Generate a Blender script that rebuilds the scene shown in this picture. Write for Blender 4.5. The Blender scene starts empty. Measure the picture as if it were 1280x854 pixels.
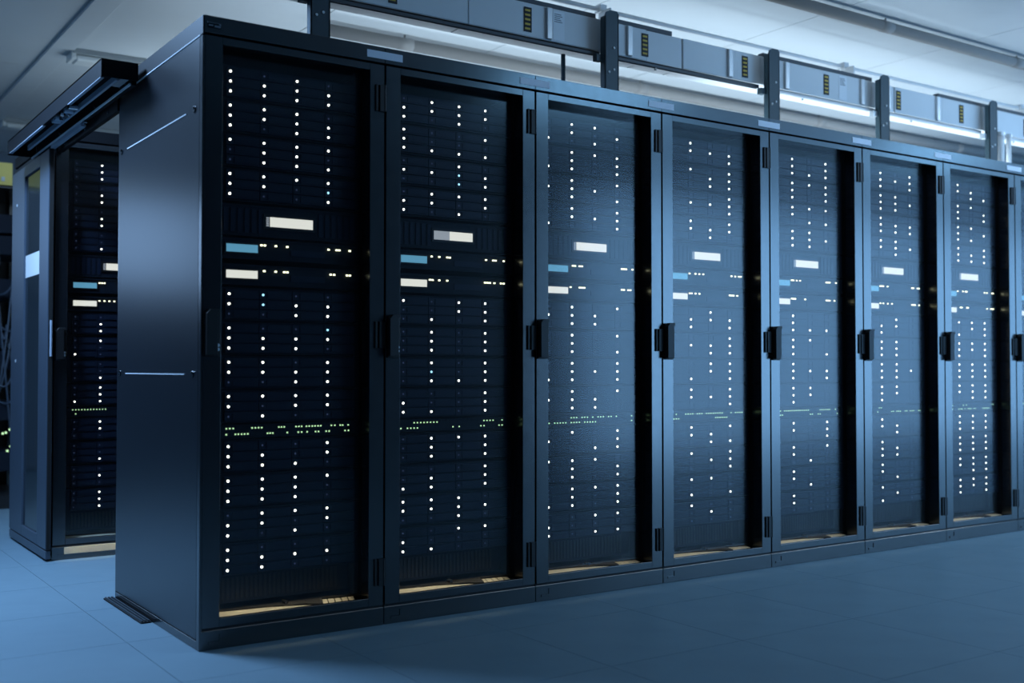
import bpy, bmesh, math, random
from mathutils import Vector, Matrix

scene = bpy.context.scene
col = scene.collection
PI = math.pi

# ------------------------------------------------------------------ camera
F_PX, YAW, PITCH = 1382.665, 0.6011, 0.0241
cam_d = bpy.data.cameras.new('camera')
cam = bpy.data.objects.new('camera', cam_d)
col.objects.link(cam)
cam.location = (-1.2628, -3.7105, 0.9615)
cam.rotation_euler = (PI / 2 + PITCH, 0, -YAW)
cam_d.sensor_width = 36.0
cam_d.lens = F_PX / 1280 * 36.0
cam_d.dof.use_dof = True
cam_d.dof.focus_distance = 4.7
cam_d.dof.aperture_fstop = 1.7
cam_d.clip_start = 0.05
scene.camera = cam

# ------------------------------------------------------------------ world, lights, exposure
world = bpy.data.worlds.new('world')
scene.world = world
world.use_nodes = True
world.node_tree.nodes['Background'].inputs[0].default_value = (0.05, 0.1, 0.2, 1)
world.node_tree.nodes['Background'].inputs[1].default_value = 0.02
vs = scene.view_settings
vs.view_transform = 'Standard'
vs.look = 'None'
vs.gamma = 1.0
vs.exposure = 0.0
vs.use_curve_mapping = False
scene.cycles.use_denoising = True
scene.cycles.max_bounces = 8
scene.cycles.transparent_max_bounces = 12
scene.cycles.sample_clamp_indirect = 4.0
scene.cycles.caustics_reflective = False
scene.cycles.caustics_refractive = False


def area_light(name, loc, aim, sx, sy, watts, color, spread=PI):
    d = bpy.data.lights.new(name, 'AREA')
    d.shape = 'RECTANGLE'
    d.size, d.size_y, d.energy, d.color, d.spread = sx, sy, watts, color, spread
    o = bpy.data.objects.new(name, d)
    col.objects.link(o)
    o.location = loc
    v = Vector(aim) - Vector(loc)
    o.rotation_euler = v.to_track_quat('-Z', 'Y').to_euler()
    return o


COOL = (0.24, 0.58, 1.0)
LEFT = (0.35, 0.60, 1.0)
PALE = (0.66, 0.84, 1.0)
# linear luminaire in the side passage to the left, and a wall light at its end
area_light('passage_light', (-0.88, 1.52, 2.94), (-0.86, 1.55, 0.0), 0.25, 0.8, 140, LEFT)
area_light('passage_wall_light', (-2.15, 7.5, 2.2), (-1.6, 3.0, 1.4), 1.0, 0.9, 12, LEFT)
# rack-top uplight; aisle and rear uplights are unseen, added to brighten the ceiling
area_light('rack_top_uplight', (5.4, 0.50, 2.21), (5.4, 0.52, 3.0), 5.0, 0.24, 26, PALE)
area_light('added_aisle_uplight', (4.2, 1.70, 1.75), (4.2, 1.72, 3.0), 6.0, 0.25, 66, PALE)
area_light('added_rear_uplight', (2.6, 3.7, 2.0), (2.6, 3.7, 3.0), 3.4, 0.2, 30, PALE)
# unseen lamps added over the front aisle to brighten duct, labels and floor
for lx, lw in ((1.6, 1.6), (3.2, 3.5), (4.8, 6), (6.4, 9), (8.0, 14)):
    area_light('added_aisle_light', (lx, -0.95, 2.94), (lx, -0.55, 1.4), 1.3, 0.12, lw, PALE)
for lx, lw in ((3.6, 22), (7.6, 24), (10.6, 40)):
    area_light('added_aisle_light', (lx, -2.4, 2.94), (lx, -2.4, 0.0), 1.3, 0.25, lw, COOL)
GLOW_PANEL_STRENGTH = 4.3


# ------------------------------------------------------------------ materials
def mat(name, base, rough=0.5, metal=0.0, ior=1.5, emit=None, strength=0.0, noise=None, rnoise=0.0, bump=0.0, scale=8.0, sampling=False):
    m = bpy.data.materials.new(name)
    m.use_nodes = True
    nt = m.node_tree
    b = nt.nodes['Principled BSDF']
    b.inputs['Base Color'].default_value = (*base, 1)
    b.inputs['Roughness'].default_value = rough
    b.inputs['Metallic'].default_value = metal
    b.inputs['IOR'].default_value = ior
    if emit is not None:
        b.inputs['Emission Color'].default_value = (*emit, 1)
        b.inputs['Emission Strength'].default_value = strength
        if not sampling:
            m.cycles.emission_sampling = 'NONE'
    if noise is not None or rnoise or bump:
        tc = nt.nodes.new('ShaderNodeTexCoord')
        nz = nt.nodes.new('ShaderNodeTexNoise')
        nz.inputs['Scale'].default_value = scale
        nz.inputs['Detail'].default_value = 5
        nt.links.new(tc.outputs['Object'], nz.inputs['Vector'])
        if noise is not None:
            mx = nt.nodes.new('ShaderNodeMix')
            mx.data_type = 'RGBA'
            mx.inputs['A'].default_value = (*base, 1)
            mx.inputs['B'].default_value = (*noise, 1)
            nt.links.new(nz.outputs['Fac'], mx.inputs['Factor'])
            nt.links.new(mx.outputs['Result'], b.inputs['Base Color'])
        if rnoise:
            mr = nt.nodes.new('ShaderNodeMapRange')
            mr.inputs['To Min'].default_value = rough - rnoise
            mr.inputs['To Max'].default_value = rough + rnoise
            nt.links.new(nz.outputs['Fac'], mr.inputs['Value'])
            nt.links.new(mr.outputs['Result'], b.inputs['Roughness'])
        if bump:
            bp = nt.nodes.new('ShaderNodeBump')
            bp.inputs['Strength'].default_value = bump
            bp.inputs['Distance'].default_value = 0.002
            nt.links.new(nz.outputs['Fac'], bp.inputs['Height'])
            nt.links.new(bp.outputs['Normal'], b.inputs['Normal'])
    return m


def glass_mat(name, tint, rough, ior):
    m = bpy.data.materials.new(name)
    m.use_nodes = True
    nt = m.node_tree
    nt.nodes.remove(nt.nodes['Principled BSDF'])
    out = nt.nodes['Material Output']
    # Schlick reflectance of the pane, the same from both sides
    f0 = ((ior - 1) / (ior + 1)) ** 2
    ge = nt.nodes.new('ShaderNodeNewGeometry')
    dot = nt.nodes.new('ShaderNodeVectorMath')
    dot.operation = 'DOT_PRODUCT'
    nt.links.new(ge.outputs['Incoming'], dot.inputs[0])
    nt.links.new(ge.outputs['Normal'], dot.inputs[1])

    def mth(op, a, b_):
        n = nt.nodes.new('ShaderNodeMath')
        n.operation = op
        for k, q in enumerate((a, b_)):
            if q is None:
                continue
            if isinstance(q, (int, float)):
                n.inputs[k].default_value = q
            else:
                nt.links.new(q, n.inputs[k])
        return n.outputs[0]
    c = mth('ABSOLUTE', dot.outputs['Value'], None)
    p5 = mth('POWER', mth('SUBTRACT', 1.0, c), 5.0)
    fac = mth('ADD', mth('MULTIPLY', p5, 1 - f0), f0)
    tr = nt.nodes.new('ShaderNodeBsdfTransparent')
    tr.inputs['Color'].default_value = (*tint, 1)
    gl = nt.nodes.new('ShaderNodeBsdfGlossy')
    gl.inputs['Roughness'].default_value = rough
    mx = nt.nodes.new('ShaderNodeMixShader')
    nt.links.new(fac, mx.inputs[0])
    nt.links.new(tr.outputs[0], mx.inputs[1])
    nt.links.new(gl.outputs[0], mx.inputs[2])
    nt.links.new(mx.outputs[0], out.inputs['Surface'])
    return m


M = {}
M['rack'] = mat('black_powder_coat', (0.004, 0.0055, 0.008), 0.23, ior=2.25, rnoise=0.04, scale=30)
M['side'] = mat('side_panel_coat', (0.004, 0.007, 0.012), 0.29, ior=1.75)
M['inside'] = mat('rack_interior', (0.006, 0.007, 0.009), 0.6)
M['glass'] = glass_mat('smoked_glass', (0.80, 0.82, 0.84), 0.18, 1.85)
M['device'] = mat('device_black', (0.006, 0.010, 0.019), 0.6, ior=1.3)
M['carrier'] = mat('drive_carrier_blue_black', (0.008, 0.014, 0.032), 0.5, ior=1.35)
M['handle'] = mat('handle_black', (0.004, 0.004, 0.005), 0.5)
M['chrome'] = mat('bright_steel', (0.55, 0.58, 0.62), 0.22, 1.0)
M['rib'] = mat('pale_trim', (0.80, 0.84, 0.88), 0.4, 0.0)  # its paleness also paints the side panel's highlight lines
M['tag'] = mat('label_card', (0.80, 0.84, 0.92), 0.6)
M['paper'] = mat('white_paper', (0.85, 0.86, 0.86), 0.8)
M['led_on'] = mat('led_white', (0.2, 0.2, 0.2), 0.4, emit=(1.0, 0.98, 0.82), strength=5.0)
M['led_cyan'] = mat('led_cyan', (0.1, 0.2, 0.2), 0.4, emit=(0.35, 0.75, 0.95), strength=2.0)
M['led_dim'] = mat('led_dim', (0.05, 0.06, 0.09), 0.4, emit=(0.10, 0.14, 0.30), strength=0.32)
M['led_green'] = mat('led_green', (0.2, 0.3, 0.2), 0.4, emit=(0.62, 1.0, 0.50), strength=1.2)
M['led_warm'] = mat('led_warm', (0.2, 0.2, 0.2), 0.4, emit=(1.0, 1.0, 0.62), strength=3.2)
M['lcd_white'] = mat('lcd_white', (0.1, 0.1, 0.1), 0.3, emit=(0.90, 0.90, 0.80), strength=1.05, scale=60)
M['lcd_grey'] = mat('lcd_grey', (0.1, 0.1, 0.1), 0.3, emit=(0.42, 0.47, 0.52), strength=0.8)
M['lcd_blue'] = mat('lcd_blue', (0.05, 0.1, 0.1), 0.3, emit=(0.14, 0.42, 0.62), strength=0.85)
M['base'] = mat('base_plate_beige', (0.58, 0.52, 0.38), 0.6, noise=(0.48, 0.43, 0.32), scale=25)
M['floor'] = mat('floor_vinyl', (0.20, 0.30, 0.36), 0.5, noise=(0.175, 0.265, 0.32), rnoise=0.06, scale=5)
M['slab'] = mat('floor_slab', (0.05, 0.06, 0.07), 0.8)
M['ceil'] = mat('ceiling_panel_white', (0.62, 0.65, 0.66), 0.45, noise=(0.55, 0.585, 0.60), rnoise=0.05, scale=3)
M['ceilback'] = mat('ceiling_void', (0.10, 0.11, 0.12), 0.9)
M['wall'] = mat('wall_paint', (0.20, 0.25, 0.31), 0.8, noise=(0.18, 0.225, 0.28), scale=2)
M['wall_dark'] = mat('wall_paint_dark', (0.03, 0.035, 0.045), 0.8)
M['galv'] = mat('galvanised_duct', (0.74, 0.77, 0.79), 0.45, 0.0, noise=(0.66, 0.69, 0.71), scale=6)
M['galv2'] = mat('galvanised_bright', (0.60, 0.64, 0.67), 0.32, 0.6)
M['post'] = mat('post_grey', (0.03, 0.065, 0.085), 0.5, noise=(0.025, 0.056, 0.074), scale=10)
M['rail'] = mat('rail_dark', (0.045, 0.06, 0.075), 0.45)
M['lblk'] = mat('warning_black', (0.006, 0.007, 0.008), 0.6)
M['lyel'] = mat('warning_yellow', (0.62, 0.42, 0.06), 0.6)
M['pipe'] = mat('shadow_band_grey', (0.26, 0.25, 0.24), 0.8)  # tone of the soft shadow bands on the ceiling
M['lens'] = mat('luminaire_lens', (0.72, 0.74, 0.72), 0.4)
M['lumbody'] = mat('luminaire_body', (0.30, 0.33, 0.34), 0.5)
M['header'] = mat('header_black', (0.005, 0.006, 0.008), 0.55, ior=1.25)
M['hdrail'] = mat('header_rail_alu', (0.45, 0.52, 0.62), 0.35, 0.2)
M['yellow'] = mat('raceway_yellow', (0.75, 0.60, 0.16), 0.6)
M['cable'] = mat('cable_blue_grey', (0.06, 0.08, 0.11), 0.6)
M['rubber'] = mat('rubber_black', (0.003, 0.003, 0.0035), 0.7)
M['added_glow_panel'] = mat('added_glow_pane', (0.3, 0.3, 0.3), 0.6, emit=(0.25, 0.56, 1.0), strength=GLOW_PANEL_STRENGTH, sampling=True)  # even glow of an added, unseen light panel
M['doorframe'] = mat('door_aluminium_blue', (0.05, 0.07, 0.10), 0.4, ior=1.6)
M['doorglass'] = mat('door_dark_glass', (0.012, 0.018, 0.022), 0.12, ior=1.6)


# ------------------------------------------------------------------ mesh helpers
class MB:
    def __init__(self):
        self.v, self.f = [], []

    def add(self, vs_, fs_):
        n = len(self.v)
        self.v += [tuple(p) for p in vs_]
        self.f += [tuple(i + n for i in f) for f in fs_]
        return self

    def box(self, x0, x1, y0, y1, z0, z1):
        return self.add([(x0, y0, z0), (x1, y0, z0), (x1, y1, z0), (x0, y1, z0), (x0, y0, z1), (x1, y0, z1), (x1, y1, z1), (x0, y1, z1)],
                        [(0, 3, 2, 1), (4, 5, 6, 7), (0, 1, 5, 4), (1, 2, 6, 5), (2, 3, 7, 6), (3, 0, 4, 7)])

    def prism_y(self, pts, y0, y1):
        """extrude an XZ outline (counter-clockwise seen from -Y) from y0 to y1"""
        n = len(pts)
        self.add([(x, y0, z) for x, z in pts] + [(x, y1, z) for x, z in pts],
                 [tuple(range(n)), tuple(range(2 * n - 1, n - 1, -1))] + [(i, i + n, (i + 1) % n + n, (i + 1) % n) for i in range(n)])
        return self

    def cyl(self, a, b, r, n=8):
        a, b = Vector(a), Vector(b)
        d = (b - a).normalized()
        u = d.orthogonal().normalized()
        w = d.cross(u)
        ring = [u * math.cos(2 * PI * i / n) * r + w * math.sin(2 * PI * i / n) * r for i in range(n)]
        return self.add([a + p for p in ring] + [b + p for p in ring],
                        [tuple(range(n - 1, -1, -1)), tuple(range(n, 2 * n))] + [(i, (i + 1) % n, (i + 1) % n + n, i + n) for i in range(n)])

    def tube(self, pts, r, n=6):
        for a, b in zip(pts, pts[1:]):
            self.cyl(a, b, r, n)
        return self

    def mesh(self, name, m, bevel=0.0, smooth=False):
        me = bpy.data.meshes.new(name)
        me.from_pydata(self.v, [], self.f)
        bm = bmesh.new()
        bm.from_mesh(me)
        bmesh.ops.recalc_face_normals(bm, faces=bm.faces)
        if bevel:
            bmesh.ops.bevel(bm, geom=list(bm.edges), offset=bevel, segments=1, affect='EDGES', profile=0.5)
        bm.to_mesh(me)
        bm.free()
        me.materials.append(M[m])
        if smooth:
            for p in me.polygons:
                p.use_smooth = True
        return me


def obj(name, me, parent=None, loc=(0, 0, 0)):
    o = bpy.data.objects.new(name, me)
    col.objects.link(o)
    o.location = loc
    o.parent = parent
    return o


CACHE = {}


def shared(key, fn, m, bevel=0.0, smooth=False):
    if key not in CACHE:
        CACHE[key] = fn().mesh(key, m, bevel, smooth)
    return CACHE[key]


def tag(o, label, cat, group=None):
    o['label'] = label
    o['category'] = cat
    if group:
        o['group'] = group
    return o


def thing(name, label, cat, loc=(0, 0, 0), group=None):
    o = bpy.data.objects.new(name, None)
    o.empty_display_size = 0.1
    col.objects.link(o)
    o.location = loc
    return tag(o, label, cat, group)


def struct(name, me, loc=(0, 0, 0)):
    o = obj(name, me, None, loc)
    o['kind'] = 'structure'
    return o


B = lambda *a: MB().box(*a)
ORD = ['first', 'second', 'third', 'fourth', 'fifth', 'sixth', 'seventh', 'eighth', 'ninth', 'tenth', 'eleventh', 'twelfth']

# ------------------------------------------------------------------ room shell
X0, X1, Y0, Y1, ZC = -5.0, 15.0, -4.6, 7.6, 3.0
floor = struct('floor', B(X0, X1, Y0, Y1, -0.2, -0.006).mesh('floor_slab', 'slab'))
TX, TY, TS = 0.43, 0.27, 0.6
tile = shared('floor_tile', lambda: MB().box(0.0009, TS - 0.0009, 0.0009, TS - 0.0009, -0.03, 0.0), 'floor')
rest = MB()
for i in range(-10, 26):
    for j in range(-9, 13):
        x, y = TX + i * TS, TY + j * TS
        if x < X0 or x + TS > X1 or y < Y0 or y + TS > Y1:
            continue
        front = -2.2 < y < 0.0 and -1.5 < x < 8.0
        left = -1.5 < x < 0.3 and -0.6 < y < 4.5
        if front or left:
            obj('floor_tile', tile, floor, (x, y, 0))
        else:
            rest.box(x + 0.0009, x + TS - 0.0009, y + 0.0009, y + TS - 0.0009, -0.03, 0)
r = obj('floor_tiles', rest.mesh('floor_tiles', 'floor'), floor)
r['kind'] = 'stuff'

ceiling = struct('ceiling', B(X0, X1, Y0, Y1, ZC + 0.03, ZC + 0.2).mesh('ceiling_void', 'ceilback'))
PX, PY = 1.178, 2.4
panel = shared('ceiling_panel', lambda: MB().box(0.003, PX - 0.003, 0.003, PY - 0.003, 0, 0.02), 'ceil')
rest = MB()
for i in range(-5, 13):
    for j in range(-3, 4):
        x, y = 0.26 + i * PX, -0.55 + j * PY
        x0, x1, y0, y1 = max(x, X0), min(x + PX, X1), max(y, Y0), min(y + PY, Y1)
        if x1 - x0 < 0.05 or y1 - y0 < 0.05:
            continue
        if -1.0 < x < 8.5 and -0.6 < y and x1 - x0 > PX - 0.01 and y1 - y0 > PY - 0.01:
            obj('ceiling_panel', panel, ceiling, (x, y, ZC))
        else:
            rest.box(x0 + 0.003, x1 - 0.003, y0 + 0.003, y1 - 0.003, ZC, ZC + 0.02)
r = obj('ceiling_panels', rest.mesh('ceiling_panels', 'ceil'), ceiling)
r['kind'] = 'stuff'
# shallow cover strip running across the ceiling at the left
struct('trim_1', B(0.252, 0.395, 2.0, Y1, ZC - 0.02, ZC).mesh('ceiling_cover_strip', 'ceil', 0.004))

struct('wall_back', B(X0, X1, Y1, Y1 + 0.15, 0, ZC).mesh('wall_back', 'wall'))
struct('wall_left', B(X0 - 0.15, X0, Y0, Y1, 0, ZC).mesh('wall_left', 'wall'))
struct('wall_right', B(X1, X1 + 0.15, Y0, Y1, 0, ZC).mesh('wall_right', 'wall'))
WX0, WX1, WZ0, WZ1 = 5.3, 14.6, 0.06, 2.78
w = MB()
w.box(X0, WX0, Y0 - 0.15, Y0, 0, ZC).box(WX1, X1, Y0 - 0.15, Y0, 0, ZC)
w.box(WX0, WX1, Y0 - 0.15, Y0, 0, WZ0).box(WX0, WX1, Y0 - 0.15, Y0, WZ1, ZC)
struct('wall_front', w.mesh('wall_front', 'wall_dark'))
w = MB()
w.box(WX0, WX1, Y0 - 0.1, Y0 - 0.02, WZ0, WZ0 + 0.05).box(WX0, WX1, Y0 - 0.1, Y0 - 0.02, WZ1 - 0.05, WZ1)
npane = 5
pw = (WX1 - WX0) / npane
for i in range(npane + 1):
    xm = WX0 + i * pw
    w.box(max(WX0, xm - 0.025), min(WX1, xm + 0.025), Y0 - 0.1, Y0 - 0.02, WZ0 + 0.05, WZ1 - 0.05)
glow_frame = struct('added_glow_panel_1', w.mesh('added_panel_frame', 'lumbody'))  # unseen glowing panel, added for its reflection in the rack doors
for i in range(npane):
    xm = WX0 + i * pw
    obj('pane', B(xm + 0.02, xm + pw - 0.02, Y0 - 0.075, Y0 - 0.06, WZ0 + 0.04, WZ1 - 0.04).mesh('pane', 'added_glow_panel'), glow_frame)

# ------------------------------------------------------------------ server racks
RW, RD, RH = 0.7, 1.05, 2.178
DZ0, DZ1 = 0.074, 2.110            # door
OX0, OX1, OZ0, OZ1 = 0.066, 0.636, 0.104, 2.084   # door opening
FT = 0.064                          # depth of the door frame
DEV = 0.082                         # front of the device bodies


def m_carcass():
    b = MB()
    b.box(0.004, 0.012, 0.075, RD - 0.02, 0.075, 2.11).box(RW - 0.012, RW - 0.004, 0.075, RD - 0.02, 0.075, 2.11)
    b.box(0.004, RW - 0.004, RD - 0.02, RD, 0.075, 2.11)
    b.box(0.004, RW - 0.004, 0.13, RD, 0.066, 0.085)
    b.box(0.004, RW - 0.004, 0.006, 0.02, 0.060, 0.080)
    for x in (0.004, RW - 0.05):
        b.box(x, x + 0.046, 0.068, 0.078, 0.075, 2.11)
    return b


def m_header():
    b = MB()
    b.box(0.0008, RW - 0.0008, 0, RD, 2.118, RH)
    return b


def m_plinth():
    return MB().box(0.001, RW - 0.001, 0.0, RD, 0.0, 0.066)


def m_rail():
    b = MB()
    b.box(0, 0.02, 0, 0.02, 0.11, 2.09)
    return b


def m_doorframe():
    b = MB()
    b.box(0.004, OX0, 0, FT, DZ0, DZ1).box(OX1, RW - 0.004, 0, FT, DZ0, DZ1)
    b.box(OX0, OX1, 0, 0.02, DZ0, OZ0).box(OX0, OX1, 0, FT, OZ1, DZ1)
    return b


def m_glass():
    """gently bowed pane, as tempered panes are"""
    b = MB()
    nz = 24
    vs_, fs_ = [], []
    for i in range(nz + 1):
        t = i / nz
        z = OZ0 - 0.005 + (OZ1 - OZ0 + 0.01) * t
        for x in (OX0 - 0.005, OX1 + 0.005):
            vs_.append((x, FT - 0.004, z))
    for i in range(nz):
        fs_.append((2 * i, 2 * i + 1, 2 * i + 3, 2 * i + 2))
    return b.add(vs_, fs_)


def m_handle():
    b = MB()
    b.prism_y([(0.006, 1.006), (0.044, 1.006), (0.044, 1.150), (0.050, 1.152), (0.050, 1.164), (0.020, 1.164), (0.006, 1.148)], -0.032, -0.006)
    b.box(0.010, 0.060, -0.006, 0.0, 1.000, 1.160)
    return b


def m_lock():
    return MB().cyl((0.053, -0.008, 1.026), (0.053, -0.006, 1.026), 0.006, 10).cyl((0.053, -0.008, 1.040), (0.053, -0.006, 1.040), 0.006, 10)


def m_hinge():
    b = MB()
    b.box(0.658, 0.666, -0.007, 0, 0, 0.1).box(0.674, 0.692, -0.009, 0, 0, 0.1)
    b.cyl((0.695, -0.006, 0.0), (0.695, -0.006, 0.1), 0.005, 8)
    return b


def m_baseplate():
    return MB().prism_y([(0.062, 0.095), (0.45, 0.095), (0.45, 0.100), (0.062, 0.100)], 0.022, 0.128)


def m_baseslat():
    # slanted slat of the air grille in the rack floor
    b = MB()
    lo = [(0, 0.022), (0.022, 0.022), (0.060, 0.128), (0.038, 0.128)]
    return b.add([(x, y, 0.095) for x, y in lo] + [(x, y, 0.100) for x, y in lo],
                 [(0, 3, 2, 1), (4, 5, 6, 7), (0, 1, 5, 4), (1, 2, 6, 5), (2, 3, 7, 6), (3, 0, 4, 7)])


def m_basebar():
    # dark tray lying across the base, leaving the plate free at the left and the grille at the right
    pts = [(0.085, 0.128), (0.10, 0.112), (0.27, 0.090), (0.40, 0.050), (0.445, 0.022), (0.462, 0.022), (0.495, 0.105), (0.640, 0.085), (0.650, 0.128)]
    n = len(pts)
    b = MB()
    b.add([(x, y, 0.1005) for x, y in pts] + [(x, y, 0.106) for x, y in pts],
          [tuple(range(n - 1, -1, -1)), tuple(range(n, 2 * n))] + [(i, (i + 1) % n, (i + 1) % n + n, i + n) for i in range(n)])
    b.cyl((0.345, 0.080, 0.112), (0.345, 0.110, 0.112), 0.007, 8)
    return b


def m_badge():
    b = MB()
    b.box(0.012, 0.058, -0.003, 0, 2.136, 2.152)
    return b


def m_badgemark():
    b = MB()
    b.box(0.008, 0.012, -0.004, 0, 2.150, 2.156).box(0.012, 0.058, -0.004, 0, 2.152, 2.1535)
    b.box(0.014, 0.030, -0.0045, 0, 2.141, 2.146).box(0.034, 0.056, -0.0045, 0, 2.138, 2.145)
    b.cyl((0.0545, -0.004, 2.150), (0.0545, 0, 2.150), 0.004, 8)
    return b


def build_rack(x, y, label, group, first=False, lamp=True, tagged=True):
    t = thing('server_rack', label, 'server rack', (x, y, 0), group)
    obj('carcass', shared('carcass', m_carcass, 'inside'), t)
    obj('header_panel', shared('header_panel', m_header, 'rack', 0.0015) if tagged else shared('plain_header_panel', m_header, 'header', 0.0015), t)
    pl = obj('plinth', shared('plinth', m_plinth, 'rack', 0.002), t)
    obj('plinth_clip', shared('plinth_clip', lambda: MB().box(0.028, 0.07, -0.003, 0, 0.018, 0.028).box(0.066, 0.07, -0.003, 0, 0.028, 0.05), 'rack'), pl)
    for rx in (0.0625, 0.6175):
        obj('mounting_rail', shared('mounting_rail', m_rail, 'inside'), t, (rx, 0.094, 0))
    d = obj('door', shared('door_frame', m_doorframe, 'rack', 0.0012), t)
    g = obj('glass_pane', shared('glass_pane', m_glass, 'glass', 0, True), d)
    h = obj('handle', shared('handle', m_handle, 'handle', 0.0012), d)
    obj('lock', shared('lock', m_lock, 'rib'), d)
    for hz in (0.148, 1.037, 1.932):
        obj('hinge', shared('hinge', m_hinge, 'handle', 0.0), d, (0, 0, hz))
    obj('base_plate', shared('base_plate', m_baseplate, 'base'), t)
    for k in range(5):
        obj('grille_slat', shared('grille_slat', m_baseslat, 'base'), t, (0.462 + k * 0.027, 0, 0))
    obj('cable_bar', shared('cable_bar', m_basebar, 'rubber'), t)
    if tagged:
        lab = obj('label_card', shared('label_card', lambda: MB().box(0.622, 0.773, -0.002, -0.0002, 2.132, 2.160), 'tag'), t)
        lab['label'] = 'pale blue label card on the header'
    if first:
        bd = obj('badge', shared('badge', m_badge, 'header'), t)
        obj('badge_mark', shared('badge_mark', m_badgemark, 'chrome'), bd)
        obj('added_header_cap', MB().box(-0.0045, 0.0, 0.0, RD, 2.1125, RH - 0.001).mesh('added_header_cap', 'header', 0.001), t)  # matte cap added to keep the header side from shining
        sp = obj('side_panel', MB().box(-0.006, 0.004, 0.028, RD - 0.008, 0.034, 2.106).mesh('side_panel', 'side', 0.0015), t)
        for z in (1.863, 0.940):
            obj('groove_highlight', MB().box(-0.0085, -0.006, 0.165, 0.915, z - 0.0022, z + 0.0022).mesh('groove_highlight', 'rib'), sp)  # pale strip, the groove's highlight put into its colour
        for z in (1.863, 0.940):
            for yy in (0.078, 1.000):
                obj('quarter_turn_lock', MB().cyl((-0.010, yy, z), (-0.006, yy, z), 0.012, 12).cyl((-0.013, yy, z + 0.006), (-0.010, yy, z + 0.006), 0.005, 8).mesh('quarter_turn_lock', 'rack'), sp)
        obj('side_highlight', MB().box(-0.0085, 0.0, 0.02, RD - 0.03, 2.108, 2.1115).mesh('side_highlight', 'rib'), t)  # pale line painting the highlight along the panel's top edge
        for yy in (0.0, RD - 0.008):
            obj('corner_post', MB().box(-0.0055, 0.004, yy, yy + (0.028 if yy == 0 else 0.008), 0.0, 2.108).mesh('corner_post', 'rack', 0.001), t)
        obj('side_skirt', MB().box(-0.0055, 0.001, 0.028, RD - 0.008, 0.0, 0.030).mesh('side_skirt', 'rack', 0.001), t)
    if lamp:
        # small warm work light above the base plate, inside the door
        area = area_light('rack_base_light', (x + 0.33, y + 0.075, 0.215), (x + 0.33, y + 0.0751, 0.0), 0.50, 0.05, 0.21 if x < 1.0 else 0.12, (1.0, 0.88, 0.62), math.radians(90))
    return t


# ------------------------------------------------------------------ rack devices
CX, CW = 0.107, 0.1265
LED_COLS = [0.121 + CW * k for k in range(4)]
ROWP, GRP = 0.0355, 0.1213


def m_led():
    return MB().cyl((0, -0.0015, 0), (0, 0.001, 0), 0.0046, 8)


def m_led_s():
    return MB().cyl((0, -0.0015, 0), (0, 0.001, 0), 0.0036, 6)


def m_led_r():
    return MB().box(-0.0042, 0.0042, -0.0015, 0.001, -0.0030, 0.0030)


def m_carrier():
    b = MB()
    b.box(0.001, CW - 0.002, 0, 0.012, -0.0158, 0.0158)
    b.box(0.030, CW - 0.012, -0.0025, 0, -0.010, 0.010)     # release lever
    return b


def m_storage():
    b = MB()
    b.box(0.085, 0.615, 0.010, 0.62, -0.0585, 0.0585)
    b.box(0.078, 0.104, 0.0, 0.010, -0.0585, 0.0585)        # ears
    b.box(0.613, 0.634, 0.0, 0.010, -0.0585, 0.0585)
    b.box(0.104, 0.613, 0.002, 0.012, 0.0545, 0.0585).box(0.104, 0.613, 0.002, 0.012, -0.0585, -0.0545)
    return b


def storage_server(rx, ry, ztop, states, label, group):
    """ztop: height of the first led row"""
    zc = ztop - ROWP
    t = thing('storage_server', label, 'server', (rx, ry + DEV, zc), group)
    obj('chassis', shared('storage_chassis', m_storage, 'device'), t)
    for r_ in range(3):
        for c in range(4):
            cr = obj('drive_carrier', shared('drive_carrier', m_carrier, 'carrier'), t, (CX + c * CW, -0.006, (1 - r_) * ROWP))
            s = states[r_][c]
            key = {'o': 'led_on', 'c': 'led_cyan', '.': 'led_dim'}[s]
            if s == '.':
                me = shared('led_dim', m_led_s, 'led_dim')
            else:
                me = shared(key, m_led, key)
            obj('status_led', me, cr, (0.014, 0, 0))
    return t


def panel_body(z0, z1, lip=0.006):
    b = MB()
    b.box(0.085, 0.615, 0.004, 0.60, z0, z1)
    b.box(0.076, 0.636, 0.0, 0.006, z0, z1)
    b.box(0.076, 0.636, -0.004, 0.0, z1 - lip, z1).box(0.076, 0.636, -0.004, 0.0, z0, z0 + lip)
    return b


def controller(rx, ry, label, group, grey=False):
    z = 1.49
    t = thing('storage_controller', label, 'controller', (rx, ry + DEV, z), group)
    obj('chassis', shared('controller_chassis', lambda: panel_body(-0.056, 0.056), 'device'), t)
    def mesh_bars():
        b = MB()
        for k in range(20):
            xx = 0.10 + k * 0.026
            if 0.235 < xx < 0.455:
                continue
            b.box(xx, xx + 0.016, -0.003, 0.0, -0.042, 0.042)
        return b
    obj('vent_grille', shared('controller_vents', mesh_bars, 'carrier'), t)
    d = obj('display_bezel', shared('display_bezel', lambda: MB().box(0.248, 0.449, -0.006, 0, -0.026, 0.028), 'handle'), t)
    if grey:
        obj('display', shared('display_g', lambda: MB().box(0.258, 0.330, -0.0075, -0.006, -0.017, 0.018), 'lcd_grey'), d)
        obj('display', shared('display_h', lambda: MB().box(0.330, 0.439, -0.0075, -0.006, -0.017, 0.018), 'lcd_white'), d)
    else:
        obj('display', shared('display_w', lambda: MB().box(0.272, 0.439, -0.0075, -0.006, -0.017, 0.018), 'lcd_white'), d)
        def ticks():
            b = MB()
            for k in range(5):
                b.box(0.258, 0.268, -0.0075, -0.006, -0.016 + k * 0.007, -0.0115 + k * 0.007)
            return b
        obj('display_icons', shared('display_t', ticks, 'lcd_grey'), d)
    return t


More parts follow.
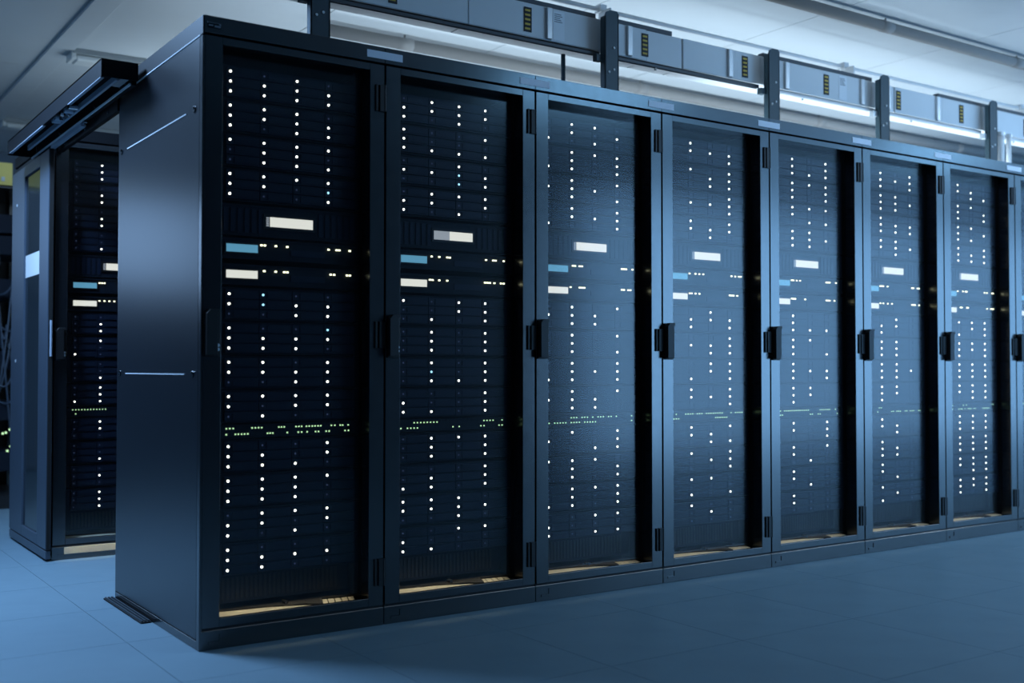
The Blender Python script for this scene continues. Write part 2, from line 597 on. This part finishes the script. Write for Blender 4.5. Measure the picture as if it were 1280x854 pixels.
A_LED = [[0.240, 0.253, 0.295, 0.339, 0.503, 0.536, 0.547, 0.590], [0.251, 0.295, 0.328, 0.340, 0.512, 0.526, 0.579, 0.591]]


def appliance(rx, ry, idx, leds, label, group):
    z = 1.389 if idx == 0 else 1.296
    t = thing('rack_appliance', label, 'appliance', (rx, ry + DEV, z), group)
    obj('chassis', shared('appliance_chassis', lambda: panel_body(-0.038, 0.036), 'device'), t)
    obj('vent_grille', shared('appliance_slot', lambda: MB().box(0.355, 0.49, -0.003, 0.0, -0.018, 0.004), 'carrier'), t)
    d = obj('display_bezel', shared('small_bezel', lambda: MB().box(0.104, 0.232, -0.006, 0, -0.020, 0.020), 'handle'), t)
    k = 'lcd_blue' if idx == 0 else 'lcd_white'
    obj('display', shared('small_' + k, lambda: MB().box(0.110, 0.226, -0.0075, -0.006, -0.014, 0.014), k), d)
    for x in leds:
        obj('status_led', shared('led_rect', m_led_r, 'led_warm'), t, (x, -0.006, 0.015))
    return t


SW_TOP = [0.116, 0.1285, 0.141, 0.211, 0.223, 0.235, 0.247, 0.312, 0.3225, 0.333, 0.379, 0.390, 0.401, 0.42, 0.431, 0.443, 0.454, 0.466, 0.477, 0.52, 0.534, 0.556, 0.566, 0.589]
SW_BOT = [0.116, 0.149, 0.160, 0.172, 0.183, 0.195, 0.269, 0.279, 0.289, 0.345, 0.388, 0.401, 0.423, 0.456, 0.468, 0.499, 0.511, 0.576, 0.590]


def m_switch():
    b = MB()
    b.box(0.085, 0.615, 0.006, 0.45, -0.024, 0.024)
    b.box(0.076, 0.636, 0.0, 0.006, -0.024, 0.024)
    for k in range(24):
        b.box(0.112 + k * 0.0205, 0.127 + k * 0.0205, -0.002, 0, 0.0135, 0.021)
    return b


def network_switch(rx, ry, rng, label, group):
    t = thing('network_switch', label, 'network switch', (rx, ry + DEV, 0.737), group)
    obj('chassis', shared('switch_chassis', m_switch, 'device'), t)
    me = shared('led_port', lambda: MB().box(-0.0027, 0.0027, -0.0015, 0.001, -0.0026, 0.0026), 'led_green')
    if rng is None:
        top, bot = SW_TOP, SW_BOT
    else:
        slots = [0.114 + 0.0148 * k for k in range(33)]
        top, bot, on = [], [], True
        for lst, pr in ((top, 0.46), (bot, 0.36)):
            on = rng.random() < pr
            for s in slots:
                if rng.random() < 0.30:
                    on = rng.random() < pr
                if on and rng.random() < 0.8:
                    lst.append(s)
    for lst, z in ((top, 0.011), (bot, -0.010)):
        for x in lst:
            obj('port_led', me, t, (x, 0, z))
    return t


def blank_panel(rx, ry, z0, z1, label, group):
    t = thing('blanking_panel', label, 'panel', (rx, ry + 0.132, 0), group)
    obj('face', shared('blank_%d_%d' % (z0 * 1000, z1 * 1000), lambda: MB().box(0.086, 0.614, 0.0, 0.006, z0, z1), 'device'), t)
    def slots():
        b = MB()
        for k in range(26):
            b.box(0.12 + k * 0.0175, 0.13 + k * 0.0175, -0.002, 0.0, z0 + 0.012, z1 - 0.012)
        return b
    obj('vent_ribs', shared('blankribs_%d_%d' % (z0 * 1000, z1 * 1000), slots, 'inside'), t)
    return t


P1 = """o.o. oooo oooo|ooo. oooo o.oo|oooo .oo. .ooo|oooo oo.c o..o|oc.. ocoo ..oo|o..c oooo ooo.|oo.o oooo ..oo|oooo o.oo .o..|o..o oo.o ooo.|oooo ooo. ooo.|.ooo oo.o o.o.|o... oooo oo.."""
P2 = """.ooo oooo o.o.|o..o o... oooo|..o. ooco ..co|.ooo oo.o o.o.|o.oo ..oo .o.o|.o.o .o.o .o.o|.o.o .c.o .ooo|...o o..o oo.o|.ooo .o.o .o.o|...o .o.o oo.o|ooo. oooo ..o.|..oo o... oo.."""
P3 = """.oo. .o.o o.o.|.ooo .o.o oo.o|.o.o ooo. .o.o|.o.o .ooo o..o|.o.o ooo. .oo.|.o.o .o.. .o.o|.o.o .ooo oo.o|.o.o ooo. .oo.|.o.o o..o ..oo|ooo. .o.o .o.o|.ooo .o.o oo.o|..oo o... o.oo"""
P4 = """.o.. .ooo ...o|.o.o ..oo ..oo|...o .ooo ...o|.o.o .ooo ..o.|..o. .ooo .o.o|...o .ooo ..oo|..oo ..oo .o.o|.o.o .ooo ...o|.o.o .oo. ..oo|.o.o ..oo ...o|.oo. .... .o.o|.o.. ..o. ...."""
P5 = """.o.o .o.o .ooo|.ooo .o.o .o.o|.ooo .o.. ..oo|.oo. .ooo .oo.|.o.. .o.. .ooo|.oo. .o.. .o.o|.o.. .ooo .o.o|.oo. .oo. .o..|.o.o .o.o ...o|.o.o .o.. ..o.|.o.. .o.. ..o.|.o.. .o.. ...."""
P6 = """.o.o .ooo .o.o|.oo. .ooo .oo.|.o.. .ooo .ooo|.oo. .ooo ..o.|..o. .oo. .o..|.oo. .oo. .oo.|.oo. .ooo .oo.|.oo. .oo. .o..|.o.. .oo. ..o.|.o.. .oo. .oo.|.o.. .o.. ..o.|.o.. ..o. .o.."""
P7 = """.o.. .oo. ..oo|.oo. .o.o .o.o|.oo. .o.o .oo.|.o.o .ooo .ooo|.ooo ..oo .o.o|.ooo .ooo .o.o|.ooo .ooo .ooo|.ooo .ooo ..oo|.ooo .ooo .ooo|.ooo .ooo .ooo|.ooo .ooo ..oo|.ooo .ooo .o.o"""
PAT = [P1, P2, P3, P4, P5, P6, P7]


def parse(p):
    return [g.split() for g in p.split('|')]


Z_TOP = [2.017 - GRP * k * 1.004 for k in range(4)]
Z_MID = [1.225 - GRP * k for k in range(4)]
Z_LOW = [0.685 - GRP * k for k in range(4)]


def fill_rack(x, y, k, where):
    rng = random.Random(100 + k)
    if 0 <= k < len(PAT):
        pat = parse(PAT[k])
    else:
        pat = [[('.' if k == 20 and rng.random() < 0.9 else rng.choice('o.')) + ''.join(rng.choice('oo.') for _ in range(3)) for _ in range(3)] for _ in range(12)]
    zs = Z_TOP + Z_MID + Z_LOW
    for i, z in enumerate(zs):
        storage_server(x, y, z, pat[i], 'black storage server, %s from the top in %s' % (ORD[i], where), 'twelve-bay storage servers in the racks')
    controller(x, y, 'black controller with wide white display in %s' % where, 'controllers with a wide display', grey=(k == 1))
    sets = [A_LED[0], A_LED[1]]
    if k == 1:
        sets = [[0.248, 0.283, 0.32, 0.332, 0.505, 0.54, 0.552, 0.592], [0.24, 0.252, 0.283, 0.32, 0.50, 0.512, 0.524, 0.546, 0.578, 0.592]]
    elif k != 0:
        sets = [sorted([0.240 + 0.0125 * j for j in rng.sample(range(9), 4)] + [0.503 + 0.0125 * j for j in rng.sample(range(8), 4)]) for _ in range(2)]
    appliance(x, y, 0, sets[0], 'black appliance with small blue display in %s' % where, 'appliances with a small display')
    appliance(x, y, 1, sets[1], 'black appliance with small white display in %s' % where, 'appliances with a small display')
    network_switch(x, y, None if k == 0 else rng, 'black network switch with green port lights in %s' % where, 'network switches with green port lights')
    blank_panel(x, y, 0.124, 0.224, 'black vented blanking panel at the bottom of %s' % where, 'bottom blanking panels')


NR = 8
for k in range(NR):
    wh = 'the %s rack from the near corner' % ORD[k]
    extra = ['black server rack with the exposed blue side panel at the near corner', 'dark glass-doored server rack, second from the near corner', 'glass-doored server rack with blue sheen, third from the near corner',
             'glass-doored server rack, fourth from the near corner', 'glass-doored server rack, fifth from the near corner', 'glass-doored server rack, sixth from the near corner',
             'glass-doored server rack, seventh from the near corner', 'glass-doored server rack cut off by the right picture edge'][k]
    build_rack(k * RW, 0, extra, 'server racks of the long front row', first=(k == 0))
    fill_rack(k * RW, 0, k, wh)

# ---- rear row, seen through the cross aisle on the left
R2X, R2Y = -0.024, 2.16
build_rack(R2X, R2Y, 'black server rack standing behind the open sliding door on the left', 'server racks of the rear row', lamp=False, tagged=False)
fill_rack(R2X, R2Y, 20, 'the rear rack behind the sliding door')
leak_strip = obj('light_leak_strip', B(0.06, 0.66, -0.004, -0.0005, 0.028, 0.062).mesh('light_leak_strip', 'base', 0.001), bpy.data.objects['server_rack.%03d' % NR])  # beige strip standing in for light leaking under the door
area_light('added_strip_light', (R2X + 0.3, R2Y - 0.05, 0.16), (R2X + 0.3, R2Y - 0.004, 0.03), 0.5, 0.006, 0.10, (1.0, 0.78, 0.42), math.radians(60))  # unseen lamp added to brighten that strip

# ------------------------------------------------------------------ sliding aisle door and its header
sd = thing('sliding_door', 'blue-grey framed sliding door with dark glass and white sheet, left of the rear rack', 'door', (-0.058, 2.135, 0))
TH = 0.026
b = MB()
b.box(0, TH, 0, 0.20, 0.06, 2.06).box(0, TH, 0.62, 0.90, 0.06, 2.06)
obj('stile', B(0, TH, 0, 0.21, 0.06, 2.06).mesh('stile', 'doorframe', 0.002), sd)
obj('stile', B(0, TH, 0.60, 0.94, 0.06, 2.06).mesh('stile', 'doorframe', 0.002), sd)
obj('top_rail', B(0, TH, 0.21, 0.60, 2.0, 2.06).mesh('top_rail', 'doorframe', 0.002), sd)
obj('bottom_rail', B(0, TH, 0.21, 0.60, 0.06, 0.115).mesh('bottom_rail', 'doorframe', 0.002), sd)
obj('kick_rail', B(0.001, TH - 0.001, 0, 0.94, 0.012, 0.054).mesh('kick_rail', 'doorframe', 0.002), sd)
gp = obj('glass_pane', B(0.010, 0.016, 0.205, 0.605, 0.11, 2.005).mesh('door_glass', 'doorglass'), sd)
sh = obj('paper_sheet', B(0.0085, 0.0098, 0.212, 0.598, 1.450, 1.570).mesh('paper_sheet', 'paper'), gp)
sh['label'] = 'white paper sheet taped to the glass'
obj('gasket', B(0.004, TH - 0.004, -0.006, 0.0, 0.06, 2.06).mesh('gasket', 'rubber'), sd)
obj('pull_handle', MB().cyl((0.013, -0.02, 1.02), (0.013, -0.02, 1.20), 0.006, 8).box(0.009, 0.017, -0.02, -0.006, 1.03, 1.04).box(0.009, 0.017, -0.02, -0.006, 1.18, 1.19).mesh('pull_handle', 'hdrail'), sd)
for zz in (1.87, 1.0):
    obj('screw', MB().cyl((-0.002, 0.80, zz), (0.0, 0.80, zz), 0.008, 8).mesh('screw', 'rib'), sd)

hd = thing('door_header', 'black sliding door header bridging the aisle at rack-top height', 'door header', (0, 0, 0))
HX0, HX1, HY0, HY1, HZ0, HZ1 = -0.168, -0.027, 0.70, 2.60, 2.092, 2.162
obj('cover', MB().box(HX0, HX0 + 0.006, HY0, HY1, HZ0, HZ1).box(HX0, HX1, HY0, HY1, HZ1 - 0.006, HZ1).mesh('header_cover', 'header'), hd)
obj('end_cap', B(HX0, HX1, HY0 - 0.005, HY0, HZ0, HZ1).mesh('end_cap', 'header', 0.001), hd)
ec = obj('end_cap', B(HX0, HX1, HY1, HY1 + 0.005, HZ0 - 0.004, HZ1).mesh('end_cap_far', 'header', 0.001), hd)
obj('track_rail', B(-0.100, -0.088, HY0 + 0.05, HY1 - 0.15, HZ0 + 0.005, HZ0 + 0.030).mesh('track_rail', 'hdrail', 0.001), hd)
obj('cover_lip', B(HX0, HX0 + 0.014, HY0 + 0.01, HY0 + 0.55, HZ0 - 0.003, HZ0).mesh('cover_lip', 'hdrail'), hd)
obj('cover_lip', B(HX0, HX0 + 0.014, 1.75, HY1 - 0.05, HZ0 - 0.003, HZ0).mesh('cover_lip', 'hdrail'), hd)
obj('inner_lip', B(-0.052, -0.046, HY0 + 0.03, HY1, HZ0 - 0.012, HZ0 - 0.004).mesh('inner_lip', 'rib'), hd)
obj('front_plate', B(-0.046, -0.027, HY0 + 0.02, HY1 - 0.1, HZ0 - 0.012, HZ1 - 0.010).mesh('front_plate', 'header', 0.001), hd)
obj('hanger_bar', B(-0.050, -0.028, 1.52, 2.14, 2.060, 2.078).mesh('hanger_bar', 'hdrail', 0.001), hd)
obj('mirror_plate', B(-0.086, -0.056, HY0 + 0.006, HY0 + 0.16, HZ0 + 0.006, HZ0 + 0.012).mesh('mirror_plate', 'galv2'), hd)
for i, yy in enumerate((1.34, 1.42, 1.50, 1.60, 1.66)):
    obj('roller', MB().cyl((-0.145, yy, HZ0 + 0.014), (-0.108, yy, HZ0 + 0.014), 0.017, 12).mesh('roller', 'chrome' if i in (0, 2) else 'hdrail'), hd)
for yy in (1.46, 1.55):
    obj('carriage_bolt', MB().cyl((-0.128, yy, HZ0 - 0.008), (-0.128, yy, HZ0 + 0.02), 0.009, 8).mesh('carriage_bolt', 'chrome'), hd)
obj('stop_block', B(-0.050, -0.034, 1.46, 1.50, 2.066, 2.092).mesh('stop_block', 'chrome', 0.002), hd)
for yy in (0.80, 0.88, 1.28, 1.95):
    obj('bolt', MB().cyl((-0.052, yy, 2.105), (-0.046, yy, 2.105), 0.008, 8).mesh('bolt', 'chrome'), hd)

lt = thing('aisle_lintel', 'black lintel plate between front and rear rack rows under the header', 'lintel', (0, 0, 0))
obj('beam', B(-0.012, 0.010, RD + 0.002, R2Y - 0.012, 2.046, 2.110).mesh('lintel_beam', 'header', 0.002), lt)
for yy in (1.2, 1.6, 2.0):
    obj('screw', MB().cyl((-0.016, yy, 2.066), (-0.012, yy, 2.066), 0.007, 8).mesh('lintel_screw', 'chrome'), lt)

gd = thing('floor_guide', 'black floor guide plate against the foot of the blue side panel', 'floor guide', (0, 0, 0))
obj('plate', B(-0.050, -0.008, 0.524, 1.060, 0.0, 0.006).mesh('guide_plate', 'rubber', 0.001), gd)
for k in range(3):
    obj('brush_strip', B(-0.046 + k * 0.013, -0.040 + k * 0.013, 0.53, 1.055, 0.006, 0.011).mesh('brush_strip', 'rail'), gd)

# ------------------------------------------------------------------ far rack with loose cables at the left edge
fr = thing('open_cable_rack', 'dark open rack with loose cables and green lights at the left edge', 'server rack', (-0.35, 4.5, 0))
b = MB()
for x in (0.0, 0.66):
    for yy in (0.0, 0.76):
        b.box(x, x + 0.04, yy, yy + 0.04, 0, 2.2)
obj('frame', b.mesh('open_frame', 'rack'), fr)
obj('back_panel', B(0, 0.7, 0.8, 0.81, 0.0, 2.2).mesh('open_back', 'inside'), fr)
obj('top_panel', B(0, 0.7, 0, 0.8, 2.2, 2.21).mesh('open_top', 'rack'), fr)
obj('base_panel', B(0.04, 0.66, 0.0, 0.8, 0.0, 0.09).mesh('open_base', 'inside'), fr)
for z in (0.25, 0.6, 0.95, 1.1, 1.45, 1.75, 1.9):
    obj('shelf_unit', B(0.04, 0.66, 0.10, 0.70, z, z + 0.13).mesh('shelf_unit', 'device', 0.002), fr)
rng = random.Random(5)
for k in range(16):
    x0, x1 = rng.uniform(0.42, 0.66), rng.uniform(0.42, 0.66)
    z0, z1 = rng.uniform(0.5, 1.9), rng.uniform(0.5, 1.9)
    pts = []
    for i in range(9):
        t_ = i / 8
        pts.append((x0 + (x1 - x0) * t_, 0.10 - 0.07 * math.sin(PI * t_), z0 + (z1 - z0) * t_ - 0.12 * math.sin(PI * t_)))
    obj('cable', MB().tube(pts, 0.006, 5).mesh('cable', 'cable'), fr)
for (u, z) in ((0.50, 0.515), (0.545, 0.54), (0.575, 0.515), (0.585, 0.545), (0.55, 0.425), (0.53, 0.395), (0.555, 1.33), (0.56, 1.1), (0.57, 1.08), (0.52, 0.52)):
    obj('status_led', MB().cyl((u, 0.002, z), (u, 0.01, z), 0.0075, 8).mesh('green_led', 'led_green'), fr)
yr = thing('cable_raceway', 'yellow cable raceway above the open rack at the left edge', 'raceway', (-0.9, 4.6, 2.23))
obj('trough', MB().box(0, 1.11, 0, 0.005, 0, 0.16).box(0, 1.11, 0.145, 0.15, 0, 0.16).box(0, 1.11, 0, 0.15, 0, 0.005).mesh('trough', 'yellow'), yr)
for x in (0.1, 1.0):
    obj('support_foot', B(x, x + 0.05, 0.03, 0.12, -0.02, 0.0).mesh('support_foot', 'rail'), yr)
obj('latch', B(1.04, 1.06, -0.006, 0.0, 0.03, 0.06).mesh('latch', 'galv2'), yr)

# ------------------------------------------------------------------ busbar duct over the front row
DY, DZB, DZT = 0.46, 2.505, 2.662
duct = thing('busbar_duct', 'galvanised busbar duct running above the long rack row', 'duct', (0, 0, 0))
SECT = [-0.4, 1.36, 2.42, 2.665, 3.36, 4.18, 4.40, 5.30, 7.2]
for i, (a, c) in enumerate(zip(SECT, SECT[1:])):
    ins = 0.006 if i in (2, 5) else 0.0
    obj('duct_section', B(a + 0.0015, c - 0.0015, DY + ins, DY + 0.16, DZB, DZT).mesh('duct_section', 'galv', 0.003), duct)
for xx in (1.805, 2.30, 3.00, 3.44, 4.09, 4.33, 4.82):
    obj('flange', B(xx - 0.016, xx + 0.016, DY - 0.014, DY + 0.16, DZB + 0.004, DZT - 0.004).mesh('flange', 'galv2', 0.003), duct)
for a, c in ((-0.4, 2.10), (2.17, 3.21), (3.27, 4.20), (4.25, 5.27), (5.35, 7.2)):
    obj('bottom_channel', MB().box(a, c, DY - 0.014, DY + 0.006, DZB - 0.014, DZB - 0.009).box(a, c, DY - 0.014, DY - 0.010, DZB - 0.028, DZB - 0.009).box(a, c, DY + 0.002, DY + 0.006, DZB - 0.028, DZB - 0.009).mesh('bottom_channel', 'galv' if a > 3.2 else 'rail'), duct)  # paler towards the right: light from below put into the colour
    obj('channel_bolt', MB().cyl((a + 0.3, DY - 0.005, DZB - 0.040), (a + 0.3, DY - 0.005, DZB - 0.014), 0.007, 8).mesh('channel_bolt', 'chrome'), duct)
for a, c in ((-0.4, 2.10), (2.17, 2.60), (3.27, 4.20), (4.85, 7.2)):
    obj('top_channel', B(a, c, DY + 0.01, DY + 0.05, DZT + 0.002, DZT + 0.026).mesh('top_channel', 'rail', 0.002), duct)
for xx in (0.976, 1.685, 2.405, 3.116, 3.775, 4.433, 5.072, 5.8):
    lb = obj('warning_label', B(xx - 0.021, xx + 0.021, DY - 0.004, DY - 0.0005, 2.525, 2.640).mesh('warning_label', 'lblk'), duct)
    lb['label'] = 'black label with five yellow bars'
    for k in range(5):
        obj('yellow_bar', B(xx - 0.017, xx + 0.012, DY - 0.0055, DY - 0.004, 2.5345 + k * 0.0215, 2.5435 + k * 0.0215).mesh('yellow_bar', 'lyel'), lb)
for xx in (1.865, 3.92):
    st = obj('data_sticker', B(xx - 0.034, xx + 0.034, DY - 0.002, DY - 0.0004, 2.515, 2.652).mesh('data_sticker', 'rib'), duct)
    bb = MB()
    for k in range(5):
        bb.box(xx - 0.026, xx + 0.020 - 0.006 * (k % 3), DY - 0.0026, DY - 0.002, 2.60 + k * 0.009, 2.603 + k * 0.009)
    obj('print_lines', bb.mesh('print_lines', 'rail'), st)

cd = thing('conduit_pipe', 'thin steel conduit running above and behind the busbar duct', 'pipe', (0, 0, 0))
obj('pipe', MB().cyl((-0.5, 0.68, 2.80), (8.0, 0.68, 2.80), 0.012, 10).mesh('conduit', 'galv', 0, True), cd)
for xx in (2.30, 4.20, 6.1):
    obj('clamp', MB().box(xx - 0.02, xx + 0.02, 0.655, 0.705, 2.782, 2.822).box(xx - 0.006, xx + 0.006, 0.60, 0.69, 2.70, 2.79).mesh('clamp', 'galv'), cd)

POSTS = [0.61, 2.134, 3.268, 4.212, 5.318]
PL = ['grey steel support post above the first rack', 'grey steel support post above the third and fourth racks, with rounded top', 'grey steel support post above the label of the fourth rack seam',
      'grey steel support post above the sixth rack', 'pale-edged grey support post nearest the right picture edge']
for i, xx in enumerate(POSTS):
    p = thing('support_post', PL[i], 'support post', (xx, DY - 0.07, RH), 'steel posts carrying the busbar duct')
    w2 = 0.043
    pts = [(-w2, 0.0), (w2, 0.0), (w2, 0.500), (w2 - 0.010, 0.512), (-0.01, 0.512), (-w2 + 0.008, 0.500), (-w2, 0.480)]
    obj('web', MB().prism_y(pts, 0.0, 0.006).mesh('post_web', 'post', 0.001), p)
    obj('side_flange', B(w2 - 0.006, w2, 0.0, 0.035, 0, 0.5).mesh('post_flange', 'post'), p)
    obj('side_flange', B(-w2, -w2 + 0.006, 0.0, 0.035, 0, 0.48).mesh('post_flange', 'post'), p)
    obj('foot', B(-w2 - 0.02, w2 + 0.02, -0.02, 0.06, 0, 0.006).mesh('post_foot', 'post'), p)
    for bx, bz in ((0.012, 0.045 + 0.18), (-0.018, 0.03 + 0.18), (0.012, 0.33)):
        obj('bolt', MB().cyl((bx, -0.004, bz), (bx, 0, bz), 0.006, 8).mesh('post_bolt', 'galv'), p)
    obj('saddle_bracket', MB().box(-w2 - 0.035, -w2, 0.02, 0.05, 0.262, 0.2935).mesh('saddle_bracket', 'galv2' if i > 2 else 'post'), p)
hr = thing('hanger_rod', 'thin dark rod standing under the busbar beside the white sticker', 'rod', (1.945, DY + 0.07, RH))
obj('rod', MB().cyl((0, 0, 0.005), (0, 0, 0.30), 0.011, 10).mesh('rod', 'post', 0, True), hr)
obj('foot', MB().cyl((0, 0, 0), (0, 0, 0.008), 0.025, 10).mesh('rod_foot', 'post'), hr)
for i, (xx, lab) in enumerate(((5.42, 'white cable sleeve beside the last support post'), (5.52, 'slim white cable sleeve nearest the right picture edge'))):
    c_ = thing('cable_sleeve', lab, 'cable sleeve', (xx, DY - 0.05, RH), 'white sleeves by the last post')
    rr = 0.028 if i == 0 else 0.016
    obj('sleeve', MB().cyl((0, 0, 0.0), (0, 0, 0.31), rr, 12).mesh('sleeve', 'paper', 0, True), c_)
    obj('collar', MB().cyl((0, 0, 0.295), (0, 0, 0.32), rr + 0.006, 12).mesh('sleeve_collar', 'galv2'), c_)

# ------------------------------------------------------------------ pipes standing in for ceiling shadow bands, and unlit luminaires
def shadow_band_run(name, label, a, c, r_, collars):  # pipe shaped to stand in for a soft shadow on the ceiling
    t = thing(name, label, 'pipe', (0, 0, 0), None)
    obj('pipe', MB().cyl(a, c, r_, 16).mesh('shadow_band_run', 'pipe', 0, True), t)
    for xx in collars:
        obj('collar', MB().cyl((xx - 0.05, a[1], a[2]), (xx + 0.05, a[1], a[2]), r_ + 0.002, 16).mesh('shadow_band_collar', 'pipe', 0, True), t)
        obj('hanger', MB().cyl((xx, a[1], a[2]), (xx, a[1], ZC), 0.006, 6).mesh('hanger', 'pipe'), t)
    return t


shadow_band_run('shadow_band_pipe', 'grey-brown pipe standing in for a ceiling shadow band, below the busbar duct', (1.43, 2.21, 2.945), (9.0, 2.21, 2.945), 0.036, (2.0, 3.9, 5.8, 7.7))
shadow_band_run('shadow_band_pipe', 'grey pipe standing in for a shadow band on the bright ceiling, upper right', (2.2, 0.335, 2.95), (9.0, 0.335, 2.95), 0.032, (2.8, 4.15, 5.5, 7.4))

for i, (xx, yy, lab) in enumerate(((0.385, 3.62, 'unlit white ceiling luminaire above the door header'), (0.385, 5.98, 'unlit white ceiling luminaire further back at the left edge'))):
    t = thing('ceiling_luminaire', lab, 'ceiling light', (xx, yy, ZC), 'unlit linear ceiling luminaires')
    obj('body', B(0, 1.5, 0, 0.16, -0.035, 0).mesh('luminaire_body', 'lumbody', 0.004), t)
    obj('lens', MB().box(0.02, 1.48, 0.01, 0.15, -0.075, -0.035).mesh('luminaire_lens', 'lens', 0.012), t)
    obj('end_cap', B(-0.008, 0.02, 0.005, 0.155, -0.07, -0.02).mesh('luminaire_cap', 'lens', 0.004), t)
